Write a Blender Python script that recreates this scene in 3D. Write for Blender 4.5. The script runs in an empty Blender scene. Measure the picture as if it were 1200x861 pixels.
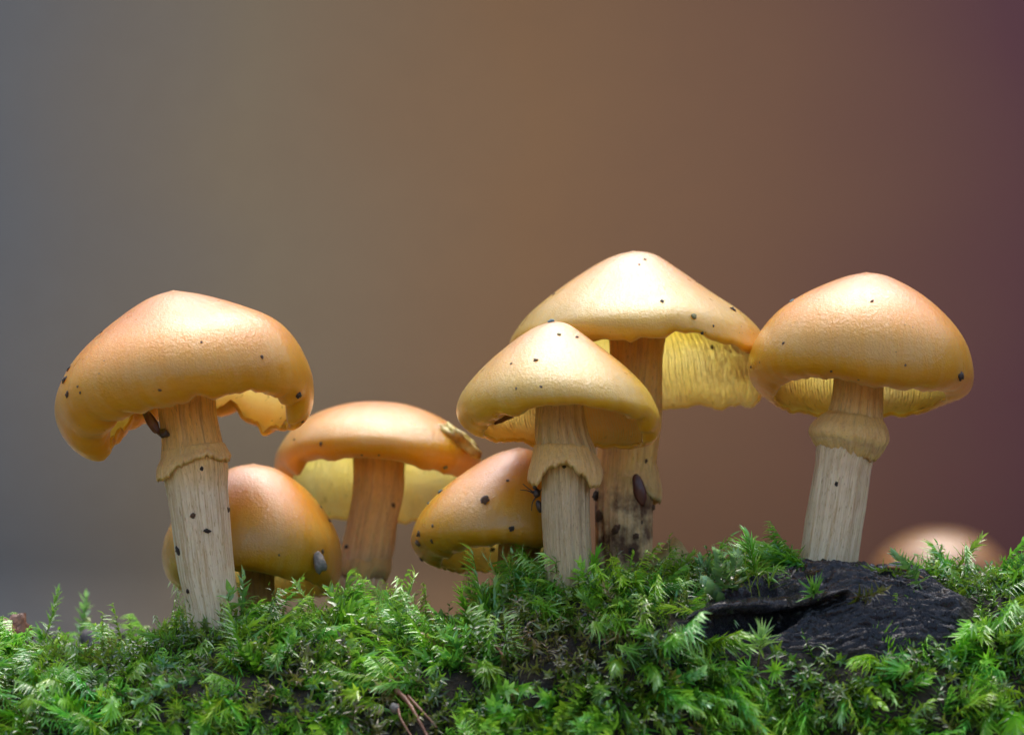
import bpy, bmesh, math, random
import numpy as np
from mathutils import Vector, noise
from mathutils.bvhtree import BVHTree

random.seed(7)
rng = np.random.default_rng(7)
scene = bpy.context.scene
C = scene.collection
R = math.radians
# one unit = 1 cm; the focus plane of the photograph is about y = 0

# ------------------------------------------------------------------ camera
D = 30.0
CAMZ = 2.3
cam_d = bpy.data.cameras.new('camera')
cam = bpy.data.objects.new('camera', cam_d)
C.objects.link(cam)
cam.location = (6.0, -D, CAMZ)
cam.rotation_euler = (R(90), 0, 0)
cam_d.sensor_width = 36
cam_d.lens = 90
cam_d.shift_y = (4.305 - CAMZ) / 12.0
cam_d.clip_start = 0.5
cam_d.clip_end = 1000
cam_d.dof.use_dof = True
cam_d.dof.focus_distance = D - 1.0
cam_d.dof.aperture_fstop = 0.25
scene.camera = cam

# ------------------------------------------------------------------ sky, sun, exposure
SUN_EL, SUN_AZ = 74.0, 8.0          # elevation; azimuth measured from +y (behind the scene) towards +x
world = bpy.data.worlds.new('World')
scene.world = world
world.use_nodes = True
wn = world.node_tree
bg = wn.nodes['Background']
sky = wn.nodes.new('ShaderNodeTexSky')
sky.sky_type = 'NISHITA'
sky.sun_disc = False
sky.sun_elevation = R(SUN_EL)
sky.sun_rotation = R(SUN_AZ)
sky.dust_density = 4.0
wn.links.new(sky.outputs[0], bg.inputs[0])
bg.inputs[1].default_value = 0.15
sun_d = bpy.data.lights.new('sun', 'SUN')
sun_d.energy = 0.68
sun_d.angle = R(42)
sun_d.color = (0.99, 0.99, 1.0)
sun = bpy.data.objects.new('sun', sun_d)
C.objects.link(sun)
_sd = Vector((math.sin(R(SUN_AZ)) * math.cos(R(SUN_EL)), math.cos(R(SUN_AZ)) * math.cos(R(SUN_EL)), math.sin(R(SUN_EL))))
sun.rotation_euler = _sd.to_track_quat('Z', 'Y').to_euler()
sun.location = _sd * 60
vs = scene.view_settings
vs.view_transform = 'Standard'
vs.look = 'None'
vs.gamma = 1.0
vs.use_curve_mapping = False
vs.exposure = 1.27
scene.cycles.use_denoising = True
scene.cycles.max_bounces = 10
scene.cycles.sample_clamp_indirect = 8

# ------------------------------------------------------------------ helpers
def P(px, py, y=0.0):
    """a point at depth y seen at photograph pixel px, py"""
    k = (D + y) / D
    return Vector((6 + (px / 100 - 6) * k, y, CAMZ + ((861 - py) / 100 - CAMZ) * k))

def tag(o, label=None, cat=None, group=None, kind=None):
    if label: o['label'] = label
    if cat: o['category'] = cat
    if group: o['group'] = group
    if kind: o['kind'] = kind
    return o

def empty(name, loc):
    o = bpy.data.objects.new(name, None)
    o.empty_display_size = 0.2
    C.objects.link(o)
    o.location = loc
    return o

def mesh_obj(name, verts, faces, mats, parent=None, smooth=True, mat_idx=None):
    me = bpy.data.meshes.new(name)
    if parent is not None:
        off = parent_world(parent)
        verts = [(v[0] - off[0], v[1] - off[1], v[2] - off[2]) for v in verts]
    me.from_pydata([tuple(v) for v in verts], [], faces)
    for m in (mats if isinstance(mats, (list, tuple)) else [mats]):
        me.materials.append(m)
    if mat_idx is not None:
        me.polygons.foreach_set('material_index', mat_idx)
    if smooth:
        me.polygons.foreach_set('use_smooth', [True] * len(me.polygons))
    me.update()
    o = bpy.data.objects.new(name, me)
    C.objects.link(o)
    if parent is not None:
        o.parent = parent
    return o

def parent_world(p):
    v = Vector((0, 0, 0))
    while p is not None:
        v += p.location
        p = p.parent
    return v

def attr(o, name, vals, typ='FLOAT'):
    a = o.data.attributes.new(name, typ, 'POINT')
    if typ == 'FLOAT':
        a.data.foreach_set('value', np.asarray(vals, np.float32).ravel())
    elif typ == 'FLOAT_VECTOR':
        a.data.foreach_set('vector', np.asarray(vals, np.float32).ravel())
    else:
        a.data.foreach_set('color', np.asarray(vals, np.float32).ravel())

def spline(pts, n):
    """Catmull-Rom through pts, resampled to n points at even arc length"""
    p = np.array(pts, float)
    q = np.vstack([2 * p[0] - p[1], p, 2 * p[-1] - p[-2]])
    out = []
    for i in range(1, len(q) - 2):
        for t in np.linspace(0, 1, 24, endpoint=False):
            a, b, c, d = q[i - 1], q[i], q[i + 1], q[i + 2]
            out.append(.5 * (2 * b + (c - a) * t + (2 * a - 5 * b + 4 * c - d) * t * t + (3 * b - a - 3 * c + d) * t ** 3))
    out.append(p[-1])
    out = np.array(out)
    s = np.concatenate([[0], np.cumsum(np.linalg.norm(np.diff(out[:, :2], axis=0), axis=1))])
    u = np.linspace(0, s[-1], n)
    return np.stack([np.interp(u, s, out[:, k]) for k in range(out.shape[1])], 1)

def periodic(keys, phi):
    """smooth periodic interpolation of (degrees, value) keys"""
    ks = sorted(keys)
    d = math.degrees(phi) % 360
    for i, (a, v) in enumerate(ks):
        b, w = ks[(i + 1) % len(ks)]
        if i == len(ks) - 1:
            b += 360
        dd = d if d >= ks[0][0] else d + 360
        if a <= dd <= b:
            t = (dd - a) / max(b - a, 1e-6)
            t = t * t * (3 - 2 * t)
            return v + (w - v) * t
    return ks[0][1]

def sstep(a, b, x):
    t = np.clip((x - a) / (b - a), 0, 1)
    return t * t * (3 - 2 * t)

# ------------------------------------------------------------------ materials
class NT:
    def __init__(self, name):
        self.m = bpy.data.materials.new(name)
        self.m.use_nodes = True
        self.t = self.m.node_tree
        self.b = self.t.nodes['Principled BSDF']
        self.out = self.t.nodes['Material Output']
    def n(self, typ, **kw):
        nd = self.t.nodes.new(typ)
        for k, v in kw.items():
            if k.startswith('_'):
                setattr(nd, k[1:], v)
            else:
                key = int(k[1:]) if k[0] == 'i' and k[1:].isdigit() else k.replace('__', ' ')
                self.put(nd.inputs[key], v)
        return nd
    def put(self, sock, v):
        if isinstance(v, bpy.types.NodeSocket):
            self.t.links.new(v, sock)
        elif isinstance(v, bpy.types.Node):
            self.t.links.new(v.outputs[0], sock)
        else:
            sock.default_value = v
    def set(self, **kw):
        for k, v in kw.items():
            self.put(self.b.inputs[k.replace('__', ' ')], v)
    def attr(self, name):
        return self.n('ShaderNodeAttribute', _attribute_name=name)
    def noise(self, vec, scale, detail=3, rough=.55, dist=0.0):
        nd = self.n('ShaderNodeTexNoise', Scale=scale, Detail=detail, Roughness=rough, Distortion=dist)
        if vec is not None:
            self.put(nd.inputs['Vector'], vec)
        return nd.outputs[0]
    def ramp(self, fac, stops, interp='LINEAR'):
        nd = self.n('ShaderNodeValToRGB', Fac=fac)
        cr = nd.color_ramp
        cr.interpolation = interp
        while len(cr.elements) < len(stops):
            cr.elements.new(0.5)
        for e, (p, c) in zip(cr.elements, stops):
            e.position = p
            if isinstance(c, (int, float)):
                c = (c, c, c)
            e.color = (*c[:3], 1)
        return nd.outputs[0]
    def mix(self, f, a, b, mode='MIX'):
        nd = self.n('ShaderNodeMix', _data_type='RGBA', _blend_type=mode)
        for s, v in zip((nd.inputs[0], nd.inputs[6], nd.inputs[7]), (f, a, b)):
            if isinstance(v, tuple) and len(v) == 3:
                v = (*v, 1)
            self.put(s, v)
        return nd.outputs[2]
    def math(self, op, a, b=0.0, c=None):
        nd = self.n('ShaderNodeMath', _operation=op)
        self.put(nd.inputs[0], a); self.put(nd.inputs[1], b)
        if c is not None: self.put(nd.inputs[2], c)
        return nd.outputs[0]
    def map(self, vec, scale):
        return self.n('ShaderNodeMapping', Vector=vec, Scale=scale).outputs[0]
    def bump(self, h, strength, dist=.02, normal=None):
        nd = self.n('ShaderNodeBump', Height=h, Strength=strength, Distance=dist)
        if normal is not None:
            self.put(nd.inputs['Normal'], normal)
        return nd.outputs[0]
    def obj(self):
        return self.n('ShaderNodeTexCoord').outputs['Object']

def cap_skin(name, apex, mid, rim):
    k = NT(name)
    t = k.attr('t').outputs['Fac']
    co = k.obj()
    fib = k.attr('fib').outputs['Vector']
    col = k.ramp(t, [(0.0, apex), (0.5, mid), (0.86, rim), (0.97, rim), (1.0, tuple(min(1, c * 1.15 + .03) for c in rim))])
    blotch = k.noise(co, 1.6, 3)
    col = k.mix(k.ramp(blotch, [(.35, 0), (.75, .35)]), col, tuple(c * f for c, f in zip(mid, (.82, .7, .5))))
    radial = k.noise(fib, 1.0, 4, .6)
    col = k.mix(k.ramp(radial, [(.42, 0), (.72, .12)]), col, (.90, .62, .34))
    # fine dark soil specks stuck on the skin
    vo = k.n('ShaderNodeTexVoronoi', Vector=co, Scale=6.0, Randomness=1.0)
    big = k.noise(co, 2.3, 2)
    speck = k.math('LESS_THAN', vo.outputs['Distance'], k.math('MULTIPLY', k.ramp(big, [(.45, 0), (.75, 1)]), .10))
    col = k.mix(k.math('MULTIPLY', speck, .8), col, (.06, .03, .015))
    k.set(Base__Color=col, Subsurface__Weight=1.0, Subsurface__Radius=(1.0, .86, .36), Subsurface__Scale=.55,
          Roughness=k.ramp(k.noise(co, 3.0, 2), [(.3, .27), (.7, .42)]), IOR=1.4)
    k.set(Specular__IOR__Level=.45, Coat__Weight=.75, Coat__Roughness=.19)
    wr = k.noise(k.map(fib, (1.6, 1.6, 1.0)), 1.6, 5, .65)
    fine = k.math('ADD', k.math('MULTIPLY', k.noise(co, 17.0, 2, .5), .7), k.noise(co, 42.0, 3, .65))
    h = k.math('ADD', k.math('MULTIPLY', wr, .12), k.math('MULTIPLY', fine, .5))
    nb = k.bump(h, .32, .031)
    k.set(Normal=nb); k.put(k.b.inputs['Coat Normal'], k.bump(h, .65, .03))
    return k.m

def flesh(name, c1, c2):
    k = NT(name)
    co = k.obj()
    n = k.noise(co, 2.2, 4)
    col = k.mix(k.ramp(n, [(.35, 0), (.7, 1)]), c1, c2)
    sp = k.noise(co, 9.0, 2)
    col = k.mix(k.ramp(sp, [(.66, 0), (.72, .6)]), col, (.35, .20, .05))
    k.set(Base__Color=col, Roughness=.5, Subsurface__Weight=1.0, Subsurface__Radius=(1, .72, .36), Subsurface__Scale=.6)
    k.put(k.b.inputs['Normal'], k.bump(k.noise(co, 14, 3), .3, .03))
    return k.m

def gill_mat(name, c1, c2):
    k = NT(name)
    t = k.attr('t').outputs['Fac']
    col = k.mix(t, c1, c2)
    k.set(Base__Color=col, Roughness=.55)
    tr = k.n('ShaderNodeBsdfTranslucent', Color=col)
    mx = k.n('ShaderNodeMixShader', i0=.65, i1=k.b.outputs[0], i2=tr)
    k.t.links.new(mx.outputs[0], k.out.inputs[0])
    return k.m

def stem_mat(name, top, low, dark, ringv, wet=.0, stain=None):
    """longitudinal fibres; 'v' runs 0 at the cap to 1 at the base"""
    k = NT(name)
    v = k.attr('v').outputs['Fac']
    fib = k.attr('fib').outputs['Vector']
    co = k.obj()
    f1 = k.noise(fib, 7.0, 6, .72)
    f2 = k.noise(fib, 17.0, 4, .7)
    blot = k.noise(co, 2.6, 4)
    base = k.ramp(v, [(0, top), (max(ringv - .05, .01), tuple(a * .65 + b * .35 for a, b in zip(top, low))), (ringv + .06, low), (1, tuple(c * .9 for c in low))])
    col = k.mix(k.ramp(f1, [(.46, 0), (.66, .85)]), base, dark)
    col = k.mix(k.ramp(f2, [(.46, 0), (.66, .5)]), col, k.mix(.28, base, (.95, .85, .62)))
    col = k.mix(k.ramp(blot, [(.46, 0), (.8, .4)]), col, tuple(c * .8 for c in dark))
    fl = k.noise(k.map(fib, (1, 1, 5)), 15.0, 4, .7)
    col = k.mix(k.ramp(fl, [(.56, 0), (.66, .7)]), col, tuple(c * .8 for c in dark))
    col = k.mix(k.ramp(fl, [(.30, .6), (.42, 0)]), col, k.mix(.35, base, (.95, .88, .70)))
    if stain:
        st = k.noise(co, 3.2, 5)
        win = k.ramp(v, [(stain[0], 0), (stain[1], 1), (stain[2], 1), (stain[3], 0)])
        col = k.mix(k.math('MULTIPLY', win, k.ramp(st, [(.40, 0), (.58, .95)])), col, (.085, .032, .012))
    k.set(Base__Color=col, Roughness=.55 - wet, Subsurface__Weight=.35, Subsurface__Radius=(1, .5, .2), Subsurface__Scale=.15, Specular__IOR__Level=.4)
    h = k.math('ADD', f1, k.math('MULTIPLY', f2, .7))
    k.put(k.b.inputs['Normal'], k.bump(h, .6, .06))
    return k.m

def simple(name, c1, c2, scale=8, rough=.5, bump=.4, bscale=20, spec=.5):
    k = NT(name)
    co = k.obj()
    k.set(Base__Color=k.mix(k.ramp(k.noise(co, scale, 4), [(.35, 0), (.65, 1)]), c1, c2), Roughness=rough, Specular__IOR__Level=spec)
    k.put(k.b.inputs['Normal'], k.bump(k.noise(co, bscale, 4), bump, .03))
    return k.m

M_SKIN_OR = cap_skin('cap_skin_orange', (.54, .25, .08), (.83, .285, .015), (.90, .27, .003))
M_SKIN_PALE = cap_skin('cap_skin_pale', (.56, .33, .15), (.82, .365, .065), (.92, .33, .012))
M_SKIN_TAN = cap_skin('cap_skin_tan', (.60, .30, .095), (.82, .285, .017), (.90, .25, .004))
M_FLESH = flesh('cap_flesh', (.99, .56, .14), (.99, .66, .28))
M_FLESH_PALE = flesh('cap_flesh_pale', (.99, .62, .20), (.99, .72, .36))
M_GILL = gill_mat('gills', (.96, .58, .12), (.97, .74, .36))
M_GILL_PALE = gill_mat('gills_pale', (.97, .64, .12), (.97, .84, .56))
M_RING = stem_mat('ring_veil', (.88, .56, .16), (.84, .60, .30), (.62, .38, .14), .9)
M_SOIL = simple('soil', (.012, .010, .009), (.05, .032, .02), 12, .45, .6, 18)
M_SOIL_BR = simple('brown_soil', (.07, .035, .015), (.16, .09, .045), 10, .6, .6, 16)
M_TEAL = simple('teal_grain', (.04, .10, .11), (.12, .20, .20), 10, .4, .5)
M_OLIVE = simple('olive_grain', (.10, .12, .03), (.22, .2, .06), 10, .5, .5)

# ------------------------------------------------------------------ the place: floor, bank behind, added unseen banks
def build_banks():
    """forest floor, the bank behind, and unseen banks shaped to steer sky light"""
    prof = [(0, -4.2), (30, -4.2), (60, -4.0), (91, -4.1), (94, -2.6), (96, 1.5), (98.5, 7), (110, 28), (124, 54), (138, 80), (150, 104)]
    nu = 96
    vv, ff = [], []
    pr = spline(prof, 40)
    for r, z in pr:
        for j in range(nu):
            a = 2 * math.pi * j / nu
            w = 1 + .05 * noise.noise(Vector((math.cos(a) * 2, math.sin(a) * 2, z * .02))) * min(1, r / 60)
            zz = z if z < 0 else z * (.62 + .38 * math.sin(a) if math.sin(a) > 0 else .62 + .60 * math.sin(a))  # added camera-side bank, never in view, kept low to admit sky light
            vv.append((6 + max(r, .01) * w * math.cos(a), r * w * math.sin(a), zz + .25 * noise.noise(Vector((r * .1 * math.cos(a), r * .1 * math.sin(a), 3)))))
    for i in range(len(pr) - 1):
        for j in range(nu):
            a, b = i * nu + j, i * nu + (j + 1) % nu
            ff.append((a, b, b + nu, a + nu))
    k = NT('leaf_litter')
    pos = k.n('ShaderNodeNewGeometry').outputs['Position']
    sx = k.n('ShaderNodeSeparateXYZ', Vector=pos)
    wob = k.noise(pos, .035, 2)
    x = k.math('ADD', sx.outputs[0], k.math('MULTIPLY', k.math('SUBTRACT', wob, .5), 14.0))
    f = k.n('ShaderNodeMapRange', Value=x)
    f.inputs['From Min'].default_value = -24; f.inputs['From Max'].default_value = 36
    # litter colour runs from grey through tan to red-brown across x
    col = k.ramp(f.outputs[0], [(.03, BANK[0]), (.27, BANK[1]), (.50, BANK[2]), (.73, BANK[3]), (.97, BANK[4])])
    lit = k.noise(pos, 3.5, 3, .6)
    col = k.mix(k.ramp(lit, [(.35, 0), (.65, .3)]), col, (.10, .065, .04))
    k.set(Base__Color=col, Roughness=.9, Specular__IOR__Level=.1)
    o = mesh_obj('forest_floor', vv, ff, k.m)
    tag(o, kind='structure')
    return o

BANK = [(.110, .120, .119), (.208, .155, .088), (.225, .118, .049), (.172, .081, .041), (.086, .028, .036)]
build_banks()

# ------------------------------------------------------------------ the log
TOPS = [(-400, 780), (-100, 770), (0, 775), (50, 780), (110, 795), (165, 782), (210, 752), (270, 734), (330, 746), (380, 745), (430, 752), (480, 756), (540, 750), (580, 726),
        (620, 700), (700, 688), (760, 690), (820, 690), (860, 700), (900, 706), (930, 704), (985, 686), (1060, 686), (1110, 690), (1150, 688), (1200, 705), (1300, 715), (1700, 740)]
TX = [a / 100 for a, b in TOPS]
TZ = [(861 - b) / 100 for a, b in TOPS]
LCY, LCZ, LRY = -0.35, -1.2, 2.45

def fbm(x, y, z, o=3):
    return noise.fractal(Vector((x, y, z)), 1.0, 2.0, o)

WOOD_POLY = [(7.8, 1.28), (8.4, 1.56), (8.9, 1.75), (9.45, 1.85), (9.9, 2.1), (10.7, 2.0), (11.1, 1.6), (11.0, 1.25), (10.8, 1.02), (10.0, .96), (9.3, .98), (8.6, 1.0), (8.1, 1.1)]
def in_poly(x, z, poly=WOOD_POLY):
    c = False
    j = len(poly) - 1
    for i in range(len(poly)):
        xi, zi = poly[i]; xj, zj = poly[j]
        if (zi > z) != (zj > z) and x < (xj - xi) * (z - zi) / (zj - zi) + xi:
            c = not c
        j = i
    return c
def poly_dist(x, z, poly=WOOD_POLY):
    best = 9
    for i in range(len(poly)):
        ax, az = poly[i]; bx, bz = poly[(i + 1) % len(poly)]
        dx, dz = bx - ax, bz - az
        t = max(0, min(1, ((x - ax) * dx + (z - az) * dz) / (dx * dx + dz * dz)))
        best = min(best, math.hypot(x - ax - t * dx, z - az - t * dz))
    return best if in_poly(x, z, poly) else -best

LEDGE = [(7.9, 1.28), (8.5, 1.42), (9.05, 1.55), (9.5, 1.60), (9.95, 1.62), (10.4, 1.66)]
def log_point(x, a):
    """x along the log, a = angle from the ridge towards the camera"""
    top = float(np.interp(x, TX, TZ))
    rz = 2.9 + (top - 1.6)
    ca, sa = math.cos(a), math.sin(a)
    ry = LRY * (1.0 if sa > 0 else 2.0)
    y0, z0 = LCY - ry * math.copysign(abs(sa) ** 1.0, sa), LCZ + rz * math.copysign(abs(ca) ** .95, ca)
    if ca < 0:
        z0 = LCZ + 2.6 * ca
    n = Vector((0, -sa / ry, ca / rz)).normalized()
    d = .16 * fbm(x * .9, a * 2.0, 1.3, 3) + .05 * fbm(x * 3.1, a * 7, 7.7, 2)
    # bare wood: long fibre ridges, an overhanging ledge and a hollow under it
    w = float(sstep(-.10, .14, poly_dist(x, z0)))
    if w > 0:
        wa = a + .05 * fbm(x * 1.3, a * 3, 8.8, 2)
        ph = wa * 27 + 1.6 * fbm(x * .55, wa * 2.5, 6.6, 2)
        saw = (ph - math.floor(ph)) * (.35 + .65 * float(sstep(-.25, .3, fbm(x * 1.5, math.floor(ph) * 3.7, 1.1, 2))))
        fibre = .075 * saw + .05 * (.5 - abs(fbm(x * .8, wa * 13, 2.2, 2))) + .10 * (.4 - abs(fbm(x * 1.9, wa * 30, 4.1, 2))) + .035 * fbm(x * 5, wa * 60, 9.1, 2) + .02 * fbm(x * 22, wa * 44, 3.1, 2)
        lz = float(np.interp(x, [p[0] for p in LEDGE], [p[1] for p in LEDGE]))
        dz = z0 - lz
        lip = .20 * math.exp(-((dz - .04) / .10) ** 2) * float(sstep(7.7, 8.3, x) * sstep(10.3, 9.5, x))
        cave = -.75 * math.exp(-((x - 8.90) / .24) ** 2 - ((dz + .17) / .13) ** 2)
        cave += -.30 * math.exp(-((x - 8.5) / .35) ** 2 - ((dz + .14) / .08) ** 2)
        d = d * (1 - .6 * w) + w * (.10 + fibre + lip + cave)
    p = Vector((x, y0, z0)) + n * d
    return p, n, w

def build_log():
    xs = list(np.arange(-9, -.3, .3)) + list(np.arange(-.3, 7.6, .05)) + list(np.arange(7.6, 11.4, .022)) + list(np.arange(11.4, 12.6, .05)) + list(np.arange(12.6, 22, .3))
    as_ = list(np.arange(-.9, .1, .05)) + list(np.arange(.1, 1.25, .0055)) + list(np.arange(1.25, 1.7, .05)) + list(np.arange(1.7, 2 * math.pi - .95, .15))
    na = len(as_)
    vv, ff, ww = [], [], []
    for x in xs:
        for a in as_:
            p, n, w = log_point(x, a)
            vv.append(p); ww.append(w)
    for i in range(len(xs) - 1):
        for j in range(na):
            a, b = i * na + j, i * na + (j + 1) % na
            ff.append((a, a + na, b + na, b))
    for i in (0, len(xs) - 1):
        c = len(vv)
        vv.append(sum((vv[i * na + j] for j in range(na)), Vector()) / na); ww.append(0)
        for j in range(na):
            a, b = i * na + j, i * na + (j + 1) % na
            ff.append((a, b, c) if i == 0 else (b, a, c))
    k = NT('rotten_wet_wood')
    co = k.obj()
    wv = k.attr('wood').outputs['Fac']
    fibc = k.map(co, (1.4, 9, 9))
    f1 = k.noise(fibc, 2.2, 6, .7)
    f2 = k.noise(co, 18, 4, .7)
    wood = k.mix(k.ramp(f1, [(.4, 0), (.7, 1)]), (.006, .007, .010), (.030, .030, .034))
    soil = k.mix(k.ramp(k.noise(co, 5, 5), [(.4, 0), (.65, 1)]), (.012, .010, .005), (.05, .035, .015))
    brown = k.ramp(k.noise(co, 3.1, 4), [(.62, 0), (.72, .7)])
    wood = k.mix(brown, wood, (.06, .03, .015))
    k.set(Base__Color=k.mix(wv, soil, wood), Roughness=k.math('SUBTRACT', .75, k.math('MULTIPLY', wv, k.ramp(f2, [(.35, .60), (.7, .36)]))), Specular__IOR__Level=.5)
    k.set(Coat__Weight=k.math('MULTIPLY', wv, .4), Coat__Roughness=.12)
    h = k.math('ADD', f1, k.math('MULTIPLY', f2, 1.1))
    k.put(k.b.inputs['Normal'], k.bump(h, 1.0, .10))
    o = mesh_obj('rotten_log', vv, ff, k.m)
    attr(o, 'wood', ww)
    tag(o, 'black wet rotten log overgrown with green moss under the mushrooms', 'log')
    return o
LOG = build_log()
LOG_BVH = BVHTree.FromPolygons([v.co for v in LOG.data.vertices], [p.vertices[:] for p in LOG.data.polygons])

def ground_z(x, y):
    h = LOG_BVH.ray_cast(Vector((x, y, 20)), Vector((0, 0, -1)))
    return h[0].z if h[0] is not None else -4

# ------------------------------------------------------------------ mushrooms
BVHS = {}
def make_cap(parent, key, y0, left, right, rim, skin, fl, gl, ky=1.0, tpow=3.0, thick=.30, edge=.055, rag=.012, ragf=6, gdep=.16, ng=100, seed=0, lump=.02, stem_r=.3, tiltf=0.0):
    NTt, NU = 46, 160
    Lp = spline([(*p, 0) for p in left], NTt)
    Rp = spline([(*p, 0) for p in right], NTt)
    L = [P(p[0], p[1], y0) for p in Lp]
    Rr = [P(p[0], p[1], y0) for p in Rp]
    k = (D + y0) / D / 100
    outer = np.zeros((NTt, NU, 3)); inner = np.zeros((NTt, NU, 3))
    for i in range(NTt):
        t = i / (NTt - 1)
        cx, hx = (L[i].x + Rr[i].x) / 2, (Rr[i].x - L[i].x) / 2
        for j in range(NU):
            ph = 2 * math.pi * j / NU
            c, s = math.cos(ph), math.sin(ph)
            dz = -periodic(rim, ph) * k * t ** tpow if rim else 0
            dz += rag * fbm(c * ragf, s * ragf, seed * 3.1 + 5, 3) * t ** 10 * 2
            lm = 1 + lump * noise.noise(Vector((c * 1.3 + seed, s * 1.3, t * 2.2))) * sstep(0, .2, t)
            z = (L[i].z + Rr[i].z) / 2 + (Rr[i].z - L[i].z) / 2 * c + dz + tiltf * s * hx
            outer[i, j] = (cx + hx * c * lm, y0 + hx * ky * s * lm, z)
    # normals of the outer skin
    du = np.roll(outer, -1, 1) - np.roll(outer, 1, 1)
    dt = np.gradient(outer, axis=0)
    nrm = np.cross(dt, du)
    nrm /= np.linalg.norm(nrm, axis=2, keepdims=True) + 1e-9
    if nrm[NTt // 4, :, 2].mean() < 0:
        nrm = -nrm
    nrm[0] = (0, 0, 1)
    ts = np.linspace(0, 1, NTt)
    edge *= .8
    th = edge + (thick * .6 - edge) * (1 - sstep(.12, .75, ts))
    inner = outer - nrm * th[:, None, None]
    i0 = int(NTt * .16)
    verts, faces, midx, tv, fibv = [], [], [], [], []
    def add_ring(ring, t, r):
        b = len(verts)
        verts.extend(ring.tolist()); tv.extend([t] * NU)
        for j in range(NU):
            ph = 2 * math.pi * j / NU
            fibv.append((math.cos(ph) * 9, math.sin(ph) * 9, t * 2.2 + seed))
        return b
    rings = [add_ring(outer[i], ts[i], 0) for i in range(1, NTt)]
    lip = (outer[-1] + inner[-1]) / 2 + (outer[-1] - outer[-2]) * .35
    rings.append(add_ring(lip, 1, 0))
    n_out = len(rings)
    for i in range(NTt - 1, i0 - 1, -1):
        rings.append(add_ring(inner[i], ts[i], 0))
    for q in range(len(rings) - 1):
        a, b = rings[q], rings[q + 1]
        for j in range(NU):
            j2 = (j + 1) % NU
            faces.append((a + j, b + j, b + j2, a + j2)); midx.append(0 if q < n_out else 1)
    for ring, pt, m in ((rings[0], outer[0].mean(0), 0), (rings[-1], inner[i0].mean(0), 1)):
        c = len(verts); verts.append(pt.tolist()); tv.append(0); fibv.append((0, 0, 0))
        for j in range(NU):
            j2 = (j + 1) % NU
            faces.append((c, ring + j, ring + j2) if m == 0 else (c, ring + j2, ring + j)); midx.append(m)
    o = mesh_obj('cap', verts, faces, [skin, fl], parent, mat_idx=midx)
    attr(o, 't', tv); attr(o, 'fib', fibv, 'FLOAT_VECTOR')
    BVHS[key] = BVHTree.FromPolygons(verts, faces)
    # gills: thin blades from the stem to the rim, hanging under the flesh
    if ng:
        ng = int(ng * 1.9)
        gv, gf, gt = [], [], []
        for g in range(ng):
            fj = g / ng * NU
            j = int(fj); f = fj - j
            lo = .26 if g % 2 == 0 else .55
            b = len(gv); n = 0
            axis = inner[i0].mean(0)
            for i in range(i0, NTt):
                if ts[i] < lo or ts[i] > .985: continue
                p = inner[i, j] * (1 - f) + inner[i, (j + 1) % NU] * f
                nn = nrm[i, j]
                q = gdep * .10 * float(sstep(.15, .45, ts[i]) * (1 - sstep(.85, .99, ts[i])) * .8 + .2)
                if g % 2: q *= float(sstep(lo, lo + .2, ts[i])) * .85
                down = -nn * .8 + np.array((0, 0, -.35))
                tw = inner[i, (j + 1) % NU] - inner[i, j]
                tw = tw * (NU / ng) * (.30 if g % 2 == 0 else .22)
                gv.append(p - tw + nn * .01); gv.append(p + down * q + rng.normal(0, .003, 3)); gv.append(p + tw + nn * .01)
                gt += [ts[i] - .1, min(1, ts[i] + .15), ts[i] - .1]
                n += 1
            for q_ in range(n - 1):
                w0 = b + 3 * q_
                gf.append((w0, w0 + 1, w0 + 4, w0 + 3)); gf.append((w0 + 1, w0 + 2, w0 + 5, w0 + 4))
        go = mesh_obj('gills', gv, gf, gl, o)
        attr(go, 't', np.clip((np.array(gt) - .4) / .6, 0, 1))
        tag(go, kind='stuff')
    return o

def make_stem(parent, key, pts, mat, y_top, y_base, seed=0, rough=.012, name='stem', nu=96, nv=110):
    """pts: (px left, px right, py) down the stem"""
    sp = spline([((a + b) / 2, y, (b - a) / 2) for a, b, y in pts], nv)
    verts, faces, vv, fib = [], [], [], []
    for i in range(nv):
        t = i / (nv - 1)
        y = y_top + (y_base - y_top) * t
        c = P(sp[i, 0], sp[i, 1], y)
        r = sp[i, 2] / 100 * (D + y) / D
        for j in range(nu):
            ph = 2 * math.pi * j / nu
            cs, sn = math.cos(ph), math.sin(ph)
            e = 1 + rough / max(r, .1) * (fbm(cs * 4, sn * 4, t * 2.0 + seed, 3) * 1.4 + fbm(cs * 11, sn * 11, t * 4 + seed, 2) * .7) + .03 * noise.noise(Vector((cs * .9, sn * .9, t * 4 + seed)))
            verts.append((c.x + r * cs * e, y + r * sn * e, c.z)); vv.append(t)
            fib.append((cs * 1.2, sn * 1.2, t * .45 + seed))
    for i in range(nv - 1):
        for j in range(nu):
            a, b = i * nu + j, i * nu + (j + 1) % nu
            faces.append((a, a + nu, b + nu, b))
    faces.append(tuple(range(nu)))
    faces.append(tuple(reversed(range((nv - 1) * nu, nv * nu))))
    o = mesh_obj(name, verts, faces, mat, parent)
    attr(o, 'v', vv); attr(o, 'fib', fib, 'FLOAT_VECTOR')
    BVHS[key] = BVHTree.FromPolygons(verts, faces)
    return o

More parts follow.
